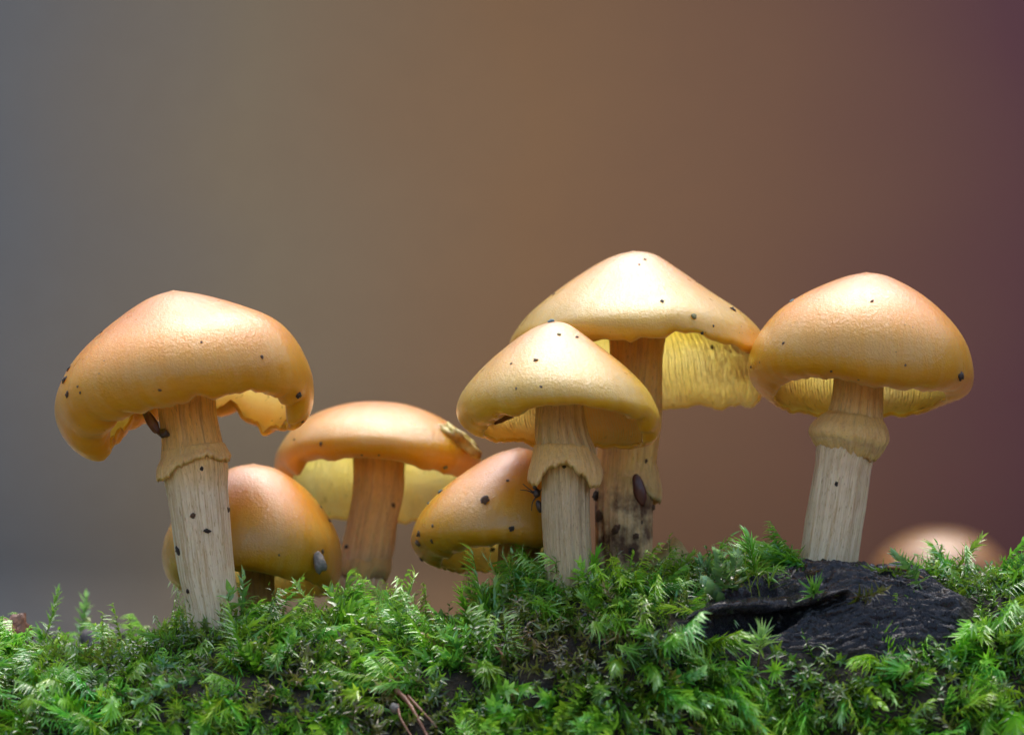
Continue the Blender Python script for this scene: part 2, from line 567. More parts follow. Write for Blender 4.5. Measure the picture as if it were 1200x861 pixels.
def make_ring(parent, mat, y, prof, wav, seed=0, tilt=0.0, nu=140, th=.035, tiltf=0):
    """veil remnant round the stem; prof: (px centre, py, px radius) top to hem; wav: (azimuth, px drop of the hem)"""
    n = 26
    sp = spline(prof, n)
    out, inn = [], []
    for i in range(n):
        t = i / (n - 1)
        row, row2 = [], []
        for j in range(nu):
            ph = 2 * math.pi * j / nu
            c, s = math.cos(ph), math.sin(ph)
            w = periodic(wav, ph) * t * t
            rr = (sp[i, 2] - 7 * max(0, 1 - t * 6)) * (1 + t * (.07 * fbm(c * 2.2, s * 2.2, seed + 2, 3) + .04 * fbm(c * 7, s * 7, seed, 2)))
            w += (3.0 * fbm(c * 9, s * 9, seed + 4, 3) + 2.5 * abs(fbm(c * 18, s * 18, seed + 6, 2))) * t * t
            q = P(sp[i, 0] + rr * c, sp[i, 1] + w + tilt * rr * c + 2.5 * t * fbm(c * 4, s * 4, seed + 9, 3), y)
            row.append((q.x, y + rr / 100 * s, q.z + tiltf * s * rr / 100))
            r2 = rr - th * 100 * (1 - .3 * t)
            q2 = P(sp[i, 0] + r2 * c, sp[i, 1] + w + tilt * r2 * c + 3, y)
            row2.append((q2.x, y + r2 / 100 * s, q2.z + tiltf * s * r2 / 100 - .02))
        out.append(row); inn.append(row2)
    rows = out + inn[::-1]
    verts = [p for r_ in rows for p in r_]
    nr = len(rows)
    faces = []
    for i in range(nr):
        for j in range(nu):
            a, b = i * nu + j, i * nu + (j + 1) % nu
            c_, d_ = ((i + 1) % nr) * nu + j, ((i + 1) % nr) * nu + (j + 1) % nu
            faces.append((a, c_, d_, b))
    o = mesh_obj('ring', verts, faces, mat, parent)
    vv, fib = [], []
    for i in range(nr):
        for j in range(nu):
            ph = 2 * math.pi * j / nu
            t = i / (n - 1) if i < n else (nr - 1 - i) / (n - 1)
            vv.append(t * .9); fib.append((math.cos(ph) * 1.2, math.sin(ph) * 1.2, t * .3 + seed))
    attr(o, 'v', vv); attr(o, 'fib', fib, 'FLOAT_VECTOR')
    return o

def mushroom(px, py, y, label, group=None):
    b = P(px, py, y)
    b.z = ground_z(b.x, y) - .05
    o = empty('mushroom', b)
    tag(o, label, 'mushroom', group)
    return o
GRP = 'mushrooms growing in a row on the mossy log'

GOLD, PALE, FIBRE = (.62, .40, .13), (.60, .53, .40), (.34, .24, .12)
M_ST1 = stem_mat('stem_pale', (.90, .50, .03), (.82, .70, .46), (.44, .26, .08), .36)
M_ST7 = stem_mat('stem_cream', (.86, .54, .10), (.82, .69, .44), (.46, .30, .12), .28)
M_ST5 = stem_mat('stem_buff', (.74, .52, .17), (.56, .45, .25), (.32, .23, .11), .40)
M_ST6 = stem_mat('stem_stained', (.92, .58, .08), (.84, .66, .34), (.58, .36, .10), .55, stain=(.48, .60, .92, 1.0))
M_ST3 = stem_mat('stem_tan', (.92, .56, .10), (.88, .68, .38), (.64, .38, .12), .5)
M_STB = stem_mat('stem_brown', (.52, .26, .05), (.46, .23, .06), (.28, .12, .03), .5)

# M1: big curled cap at the left end
m = mushroom(250, 715, -.5, 'tall mushroom with torn curled-under orange cap and pale fibrous stem, hooked lobe hanging down', GRP)
make_cap(m, 'c1', -.5,
         [(203, 340), (175, 350), (147, 368), (112, 398), (84, 432), (69, 468), (70, 497), (84, 520), (104, 533), (122, 534), (132, 522)],
         [(203, 340), (240, 346), (285, 359), (325, 376), (350, 400), (366, 432), (369, 458), (365, 478), (357, 490), (348, 496), (340, 496)],
         [(0, 0), (20, 4), (45, 0), (60, -8), (78, -35), (95, -45), (135, -45), (160, -20), (172, -3), (180, 6), (190, 0), (205, -22), (225, -42), (250, -46), (270, -46), (300, -43), (325, -36), (345, -22)],
         M_SKIN_OR, M_FLESH_PALE, M_GILL_PALE, ky=.95, tpow=3.2, thick=.42, rag=.06, ragf=6, gdep=.06, ng=0, seed=1, lump=.035)
make_stem(m, 's1', [(183, 252, 425), (186, 252, 480), (190, 259, 515), (190, 266, 545), (196, 266, 575), (204, 271, 630), (212, 276, 680), (220, 282, 720), (222, 288, 790)], M_ST1, -.5, -.5, 1, .014)
make_ring(m, M_RING, -.5, [(226, 520, 36), (227, 531, 38), (226, 540, 42), (226, 547, 43)], [(0, -6), (90, 0), (180, 6), (225, 6), (255, -6), (300, -14), (330, -6)], 1, -.14)

# M7: rounded cap at the right end
m = mushroom(966, 680, -.3, 'mushroom with smooth domed orange cap on leaning cream stem rooted on bare black wood', GRP)
make_cap(m, 'c7', -.3,
         [(1015, 319), (985, 326), (945, 343), (912, 365), (889, 393), (878, 420), (879, 440), (889, 455), (905, 465)],
         [(1015, 319), (1042, 325), (1078, 345), (1108, 372), (1129, 402), (1138, 432), (1137, 455), (1125, 467), (1108, 470)],
         [(0, 0), (50, 14), (90, 18), (130, 16), (180, 0), (215, -16), (245, -18), (270, -8), (300, -6), (330, -8)],
         M_SKIN_OR, M_FLESH, M_GILL, tpow=3.5, thick=.40, rag=.018, ragf=7, gdep=.13, ng=104, seed=7, lump=.02)
make_stem(m, 's7', [(978, 1036, 420), (975, 1035, 465), (964, 1035, 500), (957, 1030, 525), (955, 1022, 545), (948, 1015, 590), (940, 1006, 640), (932, 1001, 680), (926, 1000, 740)], M_ST7, -.3, -.3, 7, .016)
make_ring(m, M_RING, -.3, [(1000, 481, 33), (998, 491, 38), (996, 501, 45), (995, 512, 47), (994, 522, 41), (994, 528, 34)], [(0, 4), (60, 0), (120, 3), (180, -6), (225, -4), (270, 2), (310, 5)], 7, .08)

# M6: large pale conical cap behind
m = mushroom(731, 655, .8, 'large pale conical mushroom with bright yellow gills showing and dark stained stem', GRP)
make_cap(m, 'c6', .8,
         [(742, 294), (712, 303), (678, 323), (645, 347), (617, 371), (600, 394), (596, 408), (602, 425), (612, 438)],
         [(742, 294), (768, 299), (800, 320), (835, 347), (868, 374), (890, 402), (899, 432), (902, 452), (898, 465)],
         [(0, -2), (25, 8), (60, 14), (90, 16), (130, 12), (180, 0), (215, -20), (240, -38), (258, -42), (272, -42), (284, -52), (300, -48), (325, -42), (345, -30)],
         M_SKIN_PALE, M_FLESH, M_GILL_PALE, tpow=3.0, thick=.34, rag=.035, ragf=6, gdep=.18, ng=116, seed=6, lump=.025)
make_stem(m, 's6', [(714, 782, 375), (715, 777, 420), (706, 775, 480), (701, 770, 530), (699, 768, 560), (697, 766, 600), (698, 766, 660), (696, 768, 740)], M_ST6, .8, .6, 6, .02)
make_ring(m, M_RING, .72, [(735, 535, 34), (736, 550, 36), (737, 566, 38), (737, 574, 37)], [(0, 6), (40, 10), (90, -8), (180, -10), (270, -12), (320, 4)], 6, .10)

# M5: smaller cone in front of it
m = mushroom(663, 658, -.8, 'small pale conical mushroom with upturned front rim and flared stem ring, below the largest cap', GRP)
make_cap(m, 'c5', -.8,
         [(648, 376), (622, 386), (592, 407), (562, 434), (542, 460), (536, 480), (541, 495), (553, 505), (565, 508)],
         [(648, 376), (668, 381), (700, 404), (732, 430), (758, 458), (772, 484), (776, 502), (768, 517), (755, 520)],
         [(0, 0), (40, 5), (90, 6), (140, 6), (180, 2), (205, -8), (230, -20), (255, -33), (275, -38), (300, -36), (325, -26), (345, -12)],
         M_SKIN_PALE, M_FLESH, M_GILL, tpow=3.0, thick=.30, rag=.02, ragf=6, gdep=.10, ng=104, seed=5, lump=.025)
make_stem(m, 's5', [(632, 684, 445), (629, 685, 485), (628, 690, 510), (630, 697, 530), (634, 692, 552), (635, 691, 580), (637, 692, 630), (639, 694, 665), (638, 696, 740)], M_ST5, -.8, -.8, 5, .016)
make_ring(m, M_RING, -.8, [(660, 516, 33), (661, 528, 36), (663, 540, 40), (663, 552, 43), (662, 560, 43)], [(0, 0), (90, -4), (180, 2), (215, 6), (245, -16), (270, -20), (295, -8), (320, 6), (345, 4)], 5, .04)

# M4: cone tucked behind the stem of M5
m = mushroom(606, 690, .5, 'low cone-shaped orange mushroom speckled with soil, half hidden behind a flared-ring stem', GRP)
make_cap(m, 'c4', .5,
         [(608, 524), (580, 532), (549, 550), (517, 574), (492, 602), (481, 628), (484, 644), (498, 658), (515, 664)],
         [(608, 524), (628, 529), (650, 544), (670, 568), (684, 596), (691, 622), (689, 640), (680, 652), (668, 660)],
         [(0, 0), (60, 6), (90, 8), (130, 8), (180, 0), (215, -14), (245, -22), (270, -24), (300, -20), (330, -10)],
         M_SKIN_TAN, M_FLESH, M_GILL, tpow=3.0, thick=.30, rag=.02, ragf=6, gdep=.08, ng=90, seed=4, lump=.02)
make_stem(m, 's4', [(586, 636, 600), (584, 634, 640), (582, 632, 670), (578, 634, 720), (576, 636, 780)], M_STB, .5, .4, 4, .012, nv=60)

# M3: flat-topped cap on a tan stem, further back
m = mushroom(425, 700, 2.1, 'mushroom with broad flat-topped cap torn at one side, glowing yellow inside, on tan wrinkled stem', GRP)
c3 = make_cap(m, 'c3', 2.1,
         [(440, 470), (408, 473), (372, 485), (342, 506), (325, 531), (321, 548), (325, 566), (338, 585)],
         [(440, 470), (475, 474), (510, 487), (540, 508), (560, 532), (566, 550), (562, 568), (550, 588)],
         [(0, 0), (50, 18), (90, 26), (130, 20), (180, -2), (205, -26), (235, -44), (255, -46), (275, -46), (300, -36), (325, -30), (345, -20)],
         M_SKIN_OR, M_FLESH_PALE, M_GILL_PALE, tpow=2.6, thick=.30, rag=.02, ragf=5, gdep=.08, ng=96, seed=3, lump=.02)
make_stem(m, 's3', [(412, 476, 510), (414, 474, 548), (412, 472, 580), (406, 464, 615), (399, 460, 650), (399, 452, 668), (397, 455, 705), (394, 460, 790)], M_ST3, 2.1, 1.9, 3, .02)
make_ring(m, M_RING, 1.98, [(430, 650, 29), (428, 660, 31), (427, 668, 31), (426, 674, 29)], [(0, 2), (90, 0), (180, 2), (240, -4), (270, 4), (310, -3)], 3, .02)

# M2: rounded cap behind the stem of M1
m = mushroom(302, 720, .95, 'low rounded orange mushroom standing behind the pale stem of the curled-cap mushroom', GRP)
make_cap(m, 'c2', .95,
         [(297, 543), (270, 549), (240, 567), (215, 593), (197, 624), (191, 653), (196, 675), (210, 690)],
         [(297, 543), (325, 550), (356, 571), (381, 600), (396, 630), (400, 656), (396, 680), (384, 698)],
         [(0, 0), (90, 10), (180, 0), (270, -26), (315, -18), (225, -18)],
         M_SKIN_TAN, M_FLESH, M_GILL, tpow=3.0, thick=.34, rag=.015, ragf=5, gdep=.1, ng=90, seed=2, lump=.02)
make_stem(m, 's2', [(282, 324, 640), (282, 322, 670), (283, 323, 720), (280, 326, 790)], M_STB, .95, .95, 2, .012, nv=50)

# far mushroom, out of focus
def far_mushroom():
    y = 86.0
    b = P(1096, 700, y)
    o = empty('mushroom', (b.x, y, -4.0))
    tag(o, 'blurred tan mushroom on the forest floor far behind the moss', 'mushroom')
    sk = cap_skin('cap_skin_dull', (.34, .19, .085), (.34, .18, .07), (.30, .14, .05))
    make_cap(o, 'c8', y, [(1100, 622), (1076, 625), (1050, 636), (1030, 654), (1022, 672), (1028, 690)], [(1100, 622), (1126, 625), (1152, 636), (1172, 654), (1180, 672), (1174, 690)],
             [(0, 0), (90, 4), (180, 0), (270, -6)], sk, M_FLESH, M_GILL, thick=.9, edge=.2, ng=0, seed=8)
    make_stem(o, 's8', [(1078, 1116, 650), (1078, 1116, 720), (1076, 1118, 810)], M_ST3, y, y, 8, .02, nv=20)
far_mushroom()

# ------------------------------------------------------------------ moss
def moss_mat(name):
    k = NT(name)
    col = k.attr('tint').outputs['Color']
    k.set(Base__Color=col, Roughness=.27, Specular__IOR__Level=.7, Coat__Weight=1.0, Coat__Roughness=.10)
    tr = k.n('ShaderNodeBsdfTranslucent', Color=k.mix(.5, col, (.30, .55, .04), 'MIX'))
    mx = k.n('ShaderNodeMixShader', i0=.45, i1=k.b.outputs[0], i2=tr)
    k.t.links.new(mx.outputs[0], k.out.inputs[0])
    return k.m
M_MOSS = moss_mat('moss_leaf')

def unit(a):
    return a / (np.linalg.norm(a, axis=-1, keepdims=True) + 1e-9)

def shoots(base, direc, bend, length, K, leaf_len, leaf_wid, ang0, ang1, curl, tint, tipt, rows=3, flat=False, start=.12, fold=.25, sec=None):
    """N moss shoots with K leaves each as one vertex/face soup; every array has N rows"""
    N = len(base)
    t = np.linspace(start, 1, K)[None, :, None]
    L = length[:, None, None]
    c = base[:, None] + direc[:, None] * L * t + bend[:, None] * L * t * t
    tang = unit(direc[:, None] + 2 * bend[:, None] * t)
    ref = unit(rng.normal(size=(N, 1, 3)))
    e1 = unit(np.cross(tang, ref)); e2 = np.cross(tang, e1)
    k = np.arange(K)[None, :]
    if flat:
        az = (k % 2) * math.pi + rng.normal(0, .25, (N, K))
    else:
        az = k * 2.39996 + rng.normal(0, .25, (N, K))
    rad = e1 * np.cos(az)[..., None] + e2 * np.sin(az)[..., None]
    al = np.radians(ang0 + (ang1 - ang0) * t[..., 0] ** 1.3) + rng.normal(0, .28, (N, K))
    d = unit(tang * np.cos(al)[..., None] + rad * np.sin(al)[..., None])
    if sec is not None:
        d = unit(d + sec[:, None])
    side = unit(np.cross(tang, d) + 1e-6)
    nrm = np.cross(d, side)
    ll = (leaf_len[:, None] * (1 - .45 * t[..., 0] ** 3) * rng.uniform(.55, 1.25, (N, K)))[..., None]
    lw = (leaf_wid[:, None] * (1 - .35 * t[..., 0] ** 3) * rng.uniform(.8, 1.2, (N, K)))[..., None]
    cu = (curl[:, None] * rng.uniform(.4, 1.4, (N, K)))[..., None]
    us, ws = (np.array([0, .3, .65, 1.0]), np.array([.55, 1.0, .62, 0]))
    V = []
    for u, w in zip(us, ws):
        mid = c + d * ll * u + nrm * ll * cu * u * u * -1
        if sec is not None:
            mid = mid + sec[:, None] * ll * u * u * .45
        if w > 0:
            V += [mid - side * lw * w * .5, mid + nrm * lw * w * fold * -1, mid + side * lw * w * .5]
        else:
            V += [mid]
    V = np.stack(V, 2)                                   # N,K,10,3
    f4 = [(0, 1, 4, 3), (1, 2, 5, 4), (3, 4, 7, 6), (4, 5, 8, 7)]
    f3 = [(6, 7, 9), (7, 8, 9)]
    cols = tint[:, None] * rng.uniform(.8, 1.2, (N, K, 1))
    cols = cols * (1 - .55 * (1 - t) ** 2)               # leaves low on the shoot are darker
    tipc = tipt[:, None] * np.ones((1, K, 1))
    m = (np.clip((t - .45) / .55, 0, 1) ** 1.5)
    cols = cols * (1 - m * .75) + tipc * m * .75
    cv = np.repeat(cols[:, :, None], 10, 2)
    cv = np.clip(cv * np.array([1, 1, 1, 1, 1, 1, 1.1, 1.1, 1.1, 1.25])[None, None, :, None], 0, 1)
    # stem: three-sided tube
    S = 7
    ts = np.linspace(0, 1, S)[None, :, None]
    sc = base[:, None] + direc[:, None] * L * ts + bend[:, None] * L * ts * ts
    st = unit(direc[:, None] + 2 * bend[:, None] * ts)
    s1 = unit(np.cross(st, ref)); s2 = np.cross(st, s1)
    rr = (.011 * (1.2 - ts))
    tube = np.stack([sc + rr * (s1 * math.cos(q) + s2 * math.sin(q)) for q in (0, 2.094, 4.189)], 2)   # N,S,3,3
    tcol = np.repeat((tint[:, None] * np.array([1.1, .75, .7]))[:, :, None] * np.ones((1, S, 1, 1)), 3, 2)
    nl = N * K
    vl = V.reshape(-1, 3); vt = tube.reshape(-1, 3)
    offs = (np.arange(nl) * 10)[:, None, None]
    F4 = (offs + np.array(f4)[None]).reshape(-1, 4)
    F3 = (offs + np.array(f3)[None]).reshape(-1, 3)
    to = len(vl) + (np.arange(N) * S * 3)[:, None, None]
    tq = []
    for i in range(S - 1):
        for j in range(3):
            j2 = (j + 1) % 3
            tq.append((i * 3 + j, i * 3 + j2, i * 3 + 3 + j2, i * 3 + 3 + j))
    F4 = np.vstack([F4, (to + np.array(tq)[None]).reshape(-1, 4)])
    return np.vstack([vl, vt]), F4, F3, np.vstack([cv.reshape(-1, 3), tcol.reshape(-1, 3)])

def soup_object(name, parts, mat, loc=(0, 0, 0)):
    vs_, q_, t_, c_ = [], [], [], []
    off = 0
    for v, f4, f3, col in parts:
        vs_.append(v); q_.append(f4 + off); t_.append(f3 + off); c_.append(col)
        off += len(v)
    v = np.vstack(vs_) - np.array(loc); q = np.vstack(q_); t = np.vstack(t_); col = np.vstack(c_)
    me = bpy.data.meshes.new(name)
    me.vertices.add(len(v)); me.vertices.foreach_set('co', v.astype(np.float32).ravel())
    nl = q.size + t.size
    me.loops.add(nl)
    me.loops.foreach_set('vertex_index', np.concatenate([q.ravel(), t.ravel()]).astype(np.int32))
    me.polygons.add(len(q) + len(t))
    me.polygons.foreach_set('loop_start', np.concatenate([np.arange(len(q)) * 4, q.size + np.arange(len(t)) * 3]).astype(np.int32))
    me.update(calc_edges=True)
    me.polygons.foreach_set('use_smooth', np.ones(len(me.polygons), bool))
    me.materials.append(mat)
    o = bpy.data.objects.new(name, me)
    o.location = loc
    C.objects.link(o)
    attr(o, 'tint', np.hstack([col, np.ones((len(col), 1))]), 'FLOAT_COLOR')
    return o

# zones in world x, z on the front of the log: (x, z, rx, rz, weight) of brown dying patches
BROWN = [(6.55, 1.05, .75, .35, 1.0), (4.7, .25, .55, .40, 1.0), (7.95, .15, .45, .25, .9), (6.0, 1.35, .35, .2, .7), (1.6, 1.15, .5, .18, .6), (4.1, .95, .6, .25, .5), (.35, .3, .3, .3, .4), (2.2, .55, .5, .2, .6), (1.1, .85, .4, .15, .6), (3.3, .5, .4, .2, .5), (2.6, .9, .35, .2, .4), (10.9, .35, .25, .3, .5)]
BARE = [(6.35, .95, .35, .2), (4.85, .15, .35, .25), (7.9, .05, .3, .2), (1.55, 1.2, .35, .12), (10.75, .70, .16, .14), (.05, .25, .15, .2), (5.75, 1.2, .22, .14)]
def zone(x, z, lst):
    v = 0
    for q in lst:
        w = q[4] if len(q) > 4 else 1
        v = max(v, w * math.exp(-((x - q[0]) / q[2]) ** 2 - ((z - q[1]) / q[3]) ** 2))
    return v

GREENS = np.array([(.15, .52, .022), (.24, .62, .03), (.09, .38, .03), (.36, .62, .03), (.12, .52, .08)])
TIPS = np.array([(.36, .72, .08), (.50, .80, .20), (.28, .68, .16), (.54, .82, .34), (.58, .80, .12)])  # lighter leaf tips, with wet glints painted into the colour
BROWNS = np.array([(.17, .11, .035), (.26, .19, .06), (.10, .055, .02), (.20, .18, .05), (.30, .22, .10)])

def build_moss():
    pools = {'feather': [], 'broad': [], 'star': [], 'dead': [], 'fine': []}
    tries = 0
    n = 0
    while n < 3000 and tries < 60000:
        tries += 1
        x = random.uniform(-.8, 12.8)
        a = random.uniform(-.75, 1.35)
        p, nn, w = log_point(x, a)
        pdw = poly_dist(x, p.z)
        if pdw > (-.16 if p.z > 1.35 else .03):
            continue
        if random.random() < .80 * zone(x, p.z, BARE):
            continue
        if fbm(x * 2.0, a * 4.5, 77, 2) < -.12 and random.random() < .8:
            continue
        if a < -.15 and random.random() < .45:
            continue
        br = zone(x, p.z, BROWN)
        patch = fbm(x * 1.1 + 3, a * 3, 5.5, 2)
        u = random.random()
        if u < br * .95 + .07:
            kd = 'dead'
        elif patch > .22:
            kd = 'broad' if u < .6 else 'feather'
        elif patch < -.25:
            kd = 'fine' if u < .8 else 'star'
        else:
            kd = 'feather' if u < .93 else 'star'
        pools[kd].append((x, a, p, nn, br))
        n += 1
    parts = []
    for kd, lst in pools.items():
        N = len(lst)
        if not N: continue
        base = np.array([q[2] for q in lst]); nn = np.array([q[3] for q in lst])
        aa = np.array([q[1] for q in lst])
        base = base - nn * .08
        flow = np.stack([np.array([fbm(q[0] * .7, q[1] * 1.5, 11 + i * 7, 2) for q in lst]) for i in range(3)], 1)
        tan = flow - nn * (flow * nn).sum(1, keepdims=True)
        sec = unit(tan + np.array((0, -.25, -.30)) + rng.normal(0, .25, (N, 3)))
        d = unit(nn * .55 + np.array((0, -.10, .12)) + tan * 3.2 + rng.normal(0, .38, (N, 3)))
        front = np.clip(aa / 1.0, 0, 1)[:, None]
        bend = np.array((0, -.05, -.25)) * front + np.array((0, -.05, .02)) * (1 - front) + rng.normal(0, .16, (N, 3)) + flow * .4
        br = np.array([q[4] for q in lst])[:, None]
        tint = GREENS[rng.integers(0, len(GREENS), N)] * rng.uniform(.7, 1.25, (N, 1))
        big = np.array([fbm(q[0] * .8, q[1] * 2, 31, 2) for q in lst])[:, None]
        tint = tint * (1 + .7 * big)
        tint = np.clip(tint, .005, .9) * (1 - br * .55) + np.array((.10, .085, .025)) * br * .55
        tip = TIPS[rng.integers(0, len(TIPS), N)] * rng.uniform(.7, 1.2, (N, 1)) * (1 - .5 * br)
        U = lambda lo, hi: rng.uniform(lo, hi, N)
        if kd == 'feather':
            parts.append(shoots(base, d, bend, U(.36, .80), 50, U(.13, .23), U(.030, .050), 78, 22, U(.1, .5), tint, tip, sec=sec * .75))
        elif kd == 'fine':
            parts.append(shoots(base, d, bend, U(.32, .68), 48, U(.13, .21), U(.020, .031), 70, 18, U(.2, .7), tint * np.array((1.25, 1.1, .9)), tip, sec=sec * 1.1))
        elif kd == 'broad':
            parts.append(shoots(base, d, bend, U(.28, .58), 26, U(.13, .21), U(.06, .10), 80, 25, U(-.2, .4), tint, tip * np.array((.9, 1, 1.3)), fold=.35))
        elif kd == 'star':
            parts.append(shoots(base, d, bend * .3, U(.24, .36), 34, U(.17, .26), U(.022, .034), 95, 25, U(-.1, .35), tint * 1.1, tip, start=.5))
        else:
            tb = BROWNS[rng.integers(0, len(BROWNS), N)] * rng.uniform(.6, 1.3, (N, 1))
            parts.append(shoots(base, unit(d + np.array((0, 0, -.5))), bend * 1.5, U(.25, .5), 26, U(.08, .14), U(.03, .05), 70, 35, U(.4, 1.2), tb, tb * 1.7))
    # low undergrowth of short old shoots, tint darkened to paint shade in the gaps
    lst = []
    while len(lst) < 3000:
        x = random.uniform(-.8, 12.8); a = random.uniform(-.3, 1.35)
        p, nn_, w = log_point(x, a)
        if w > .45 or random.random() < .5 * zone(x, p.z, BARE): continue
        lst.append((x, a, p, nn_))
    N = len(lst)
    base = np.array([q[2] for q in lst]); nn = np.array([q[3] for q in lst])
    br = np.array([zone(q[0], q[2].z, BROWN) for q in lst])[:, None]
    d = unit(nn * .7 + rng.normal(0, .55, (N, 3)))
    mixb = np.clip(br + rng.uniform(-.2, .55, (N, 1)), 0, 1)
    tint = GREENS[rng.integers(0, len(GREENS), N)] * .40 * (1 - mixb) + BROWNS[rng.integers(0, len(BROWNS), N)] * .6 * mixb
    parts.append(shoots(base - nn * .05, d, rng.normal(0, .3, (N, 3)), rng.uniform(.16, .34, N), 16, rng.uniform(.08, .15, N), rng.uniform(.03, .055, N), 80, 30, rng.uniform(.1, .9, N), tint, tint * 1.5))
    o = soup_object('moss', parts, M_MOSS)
    tag(o, 'dense cushion of wet green moss covering the log', 'moss', kind='stuff')
    return o
build_moss()

# ------------------------------------------------------------------ sprigs, crumbs, twigs
EYE = Vector((6, -D, CAMZ))
def ray(px, py, bvh):
    d = (P(px, py, 0) - EYE).normalized()
    return bvh.ray_cast(EYE, d)

def anchor(px, py):
    for q in range(0, 160, 4):
        h = ray(px, py + q, LOG_BVH)
        if h[0] is not None:
            return h[0], h[1]
    return P(px, py + 40, 0), Vector((0, 0, 1))

def sprig(base, tip, kind, label, group=None, tint=(.13, .36, .03), tipc=(.28, .55, .12), dy=0.0, arch=0.0, yb=None, name='moss_sprig', K=None, sc=1.0):
    b, n = anchor(*base)
    if yb is not None:
        b = P(base[0], base[1], yb)
    t = P(tip[0], tip[1], b.y + dy)
    v = np.array(t - b); L = np.linalg.norm(v)
    perp = np.array((-v[2], 0, v[0])) / L
    d = v / L - perp * arch; bend = perp * arch
    one = lambda a: np.array([a], float)
    kw = dict(feather=(46, .19, .045, 70, 15, .3, .12), broad=(30, .19, .085, 75, 20, .1, .12), star=(44, .26, .03, 95, 20, .1, .5), hair=(26, .30, .022, 60, 12, .2, .1), round=(26, .13, .13, 75, 40, -.3, .1), dead=(34, .08, .03, 60, 30, .8, .1))[kind]
    part = shoots(np.array([b]), one(d), one(bend), np.array([L]), K or kw[0], np.array([kw[1] * sc]), np.array([kw[2] * sc]), kw[3], kw[4], np.array([kw[5]]), one(tint), one(tipc), start=kw[6], flat=(kind == 'round'))
    o = soup_object(name, [part], M_MOSS, tuple(b))
    tag(o, label, 'moss sprig', group)
    return o

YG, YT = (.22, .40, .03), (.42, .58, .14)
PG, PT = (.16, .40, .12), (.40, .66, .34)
BR, BT = (.11, .08, .025), (.26, .20, .08)
sprig((44, 752), (68, 690), 'feather', 'upright leafy moss sprig standing alone on the low mossy end of the log', arch=.12, sc=.9)
sprig((92, 760), (101, 698), 'broad', 'blurred pale green moss sprig behind the upright leafy sprig', yb=2.4, tint=PG, tipc=PT)
sprig((262, 728), (270, 690), 'broad', 'pointed moss sprig touching the foot of the pale stem under the curled cap', dy=-.25, K=12, sc=1.25)
sprig((225, 760), (165, 742), 'feather', 'long moss sprig leaning away from the foot of the curled-cap mushroom', arch=.15, dy=-.1)
sprig((255, 790), (158, 822), 'broad', 'broad-leaved moss sprig drooping below the curled-cap mushroom', arch=.2, dy=-.4, tint=PG, tipc=PT)
sprig((395, 715), (346, 682), 'feather', 'ragged moss sprig under the grey pellet, arching towards the rounded cap', arch=-.2, dy=-.1, tint=YG, tipc=PT)
sprig((410, 722), (385, 690), 'broad', 'short leafy moss sprig at the foot of the tan wrinkled stem', dy=-.1, arch=.1)
sprig((575, 712), (548, 692), 'star', 'bright star-shaped moss sprig on the slope below the speckled cone cap', tint=YG, tipc=YT, dy=-.15)
for i, (b, t) in enumerate([((592, 690), (570, 655)), ((606, 688), (588, 648)), ((620, 686), (612, 650)), ((640, 682), (640, 650))]):
    sprig(b, t, 'hair', 'thin hair-leaved moss sprig with curved pale tips before the speckled cone cap', 'hair-leaved sprigs below the cone cap', arch=.25 - .12 * i, tint=YG, tipc=PT, sc=.8, K=16)
sprig((668, 682), (676, 648), 'broad', 'two-tipped moss sprig before the stem with the flared ring', tint=PG, tipc=PT, K=14)
sprig((775, 680), (810, 650), 'feather', 'olive moss sprig under the upright brown leaf scrap', tint=YG, tipc=YT, arch=.15)
for i, (b, t) in enumerate([((838, 690), (818, 655)), ((848, 692), (840, 645)), ((858, 694), (862, 648)), ((846, 706), (826, 680))]):
    sprig(b, t, 'round', ['pale blue-green round-leaved moss sprig leaning towards the brown leaf scrap', 'tallest pale round-leaved moss sprig between leaf scrap and wispy moss', 'pale round-leaved moss sprig leaning towards the wispy curved moss', 'lowest pale round-leaved moss sprig just above the wooden splinter'][i], None, tint=(.17, .36, .15), tipc=(.42, .62, .42), arch=.1, dy=-.08, sc=1.2)
for i, (b, t) in enumerate([((880, 700), (862, 646)), ((890, 700), (884, 650)), ((900, 700), (908, 668))]):
    sprig(b, t, 'hair', 'tall curved wispy moss sprig between round-leaved moss and the leaning stem', 'wispy sprigs by the leaning stem', arch=.3 - .3 * i, tint=YG, tipc=PT, K=14, sc=.9)
sprig((958, 706), (953, 690), 'star', 'spiky green star-shaped moss sprig at the foot of the leaning stem', dy=-.22, tint=(.10, .34, .03), tipc=(.2, .46, .08), sc=1.05)
sprig((888, 780), (893, 742), 'star', 'bright star-shaped moss sprig standing before the hollow in the black wood', dy=-.3, tint=YG, tipc=PT, sc=1.2)
sprig((1085, 676), (1000, 664), 'feather', 'yellow-green moss sprig lying along the top of the bare black wood', arch=.06, dy=-.12, tint=YG, tipc=YT, sc=.8)
sprig((1075, 690), (1056, 738), 'feather', 'green moss sprig hanging down over the bare black wood', arch=-.1, dy=-.35, tint=(.13, .40, .05), tipc=(.3, .6, .16))
sprig((1080, 690), (1048, 648), 'broad', 'leafy moss sprig curling up in front of the blurred far mushroom', arch=.2, tint=PG, tipc=PT)
sprig((1112, 680), (1150, 630), 'feather', 'tallest moss sprig, feathery and leaning outward before the blurred far mushroom', arch=-.1, tint=YG, tipc=YT)
sprig((1190, 690), (1198, 655), 'feather', 'feathery upright moss sprig at the far end of the log past the tallest sprig', tint=PG, tipc=PT)
for i, (b, t) in enumerate([((838, 795), (806, 752)), ((850, 798), (822, 765)), ((824, 785), (798, 740))]):
    sprig(b, t, 'hair', 'drooping hair-leaved moss sprig below the thin wooden ledge', 'hair-leaved sprigs under the ledge', arch=-.3, dy=-.25, tint=(.16, .4, .06), tipc=PT, sc=.9)
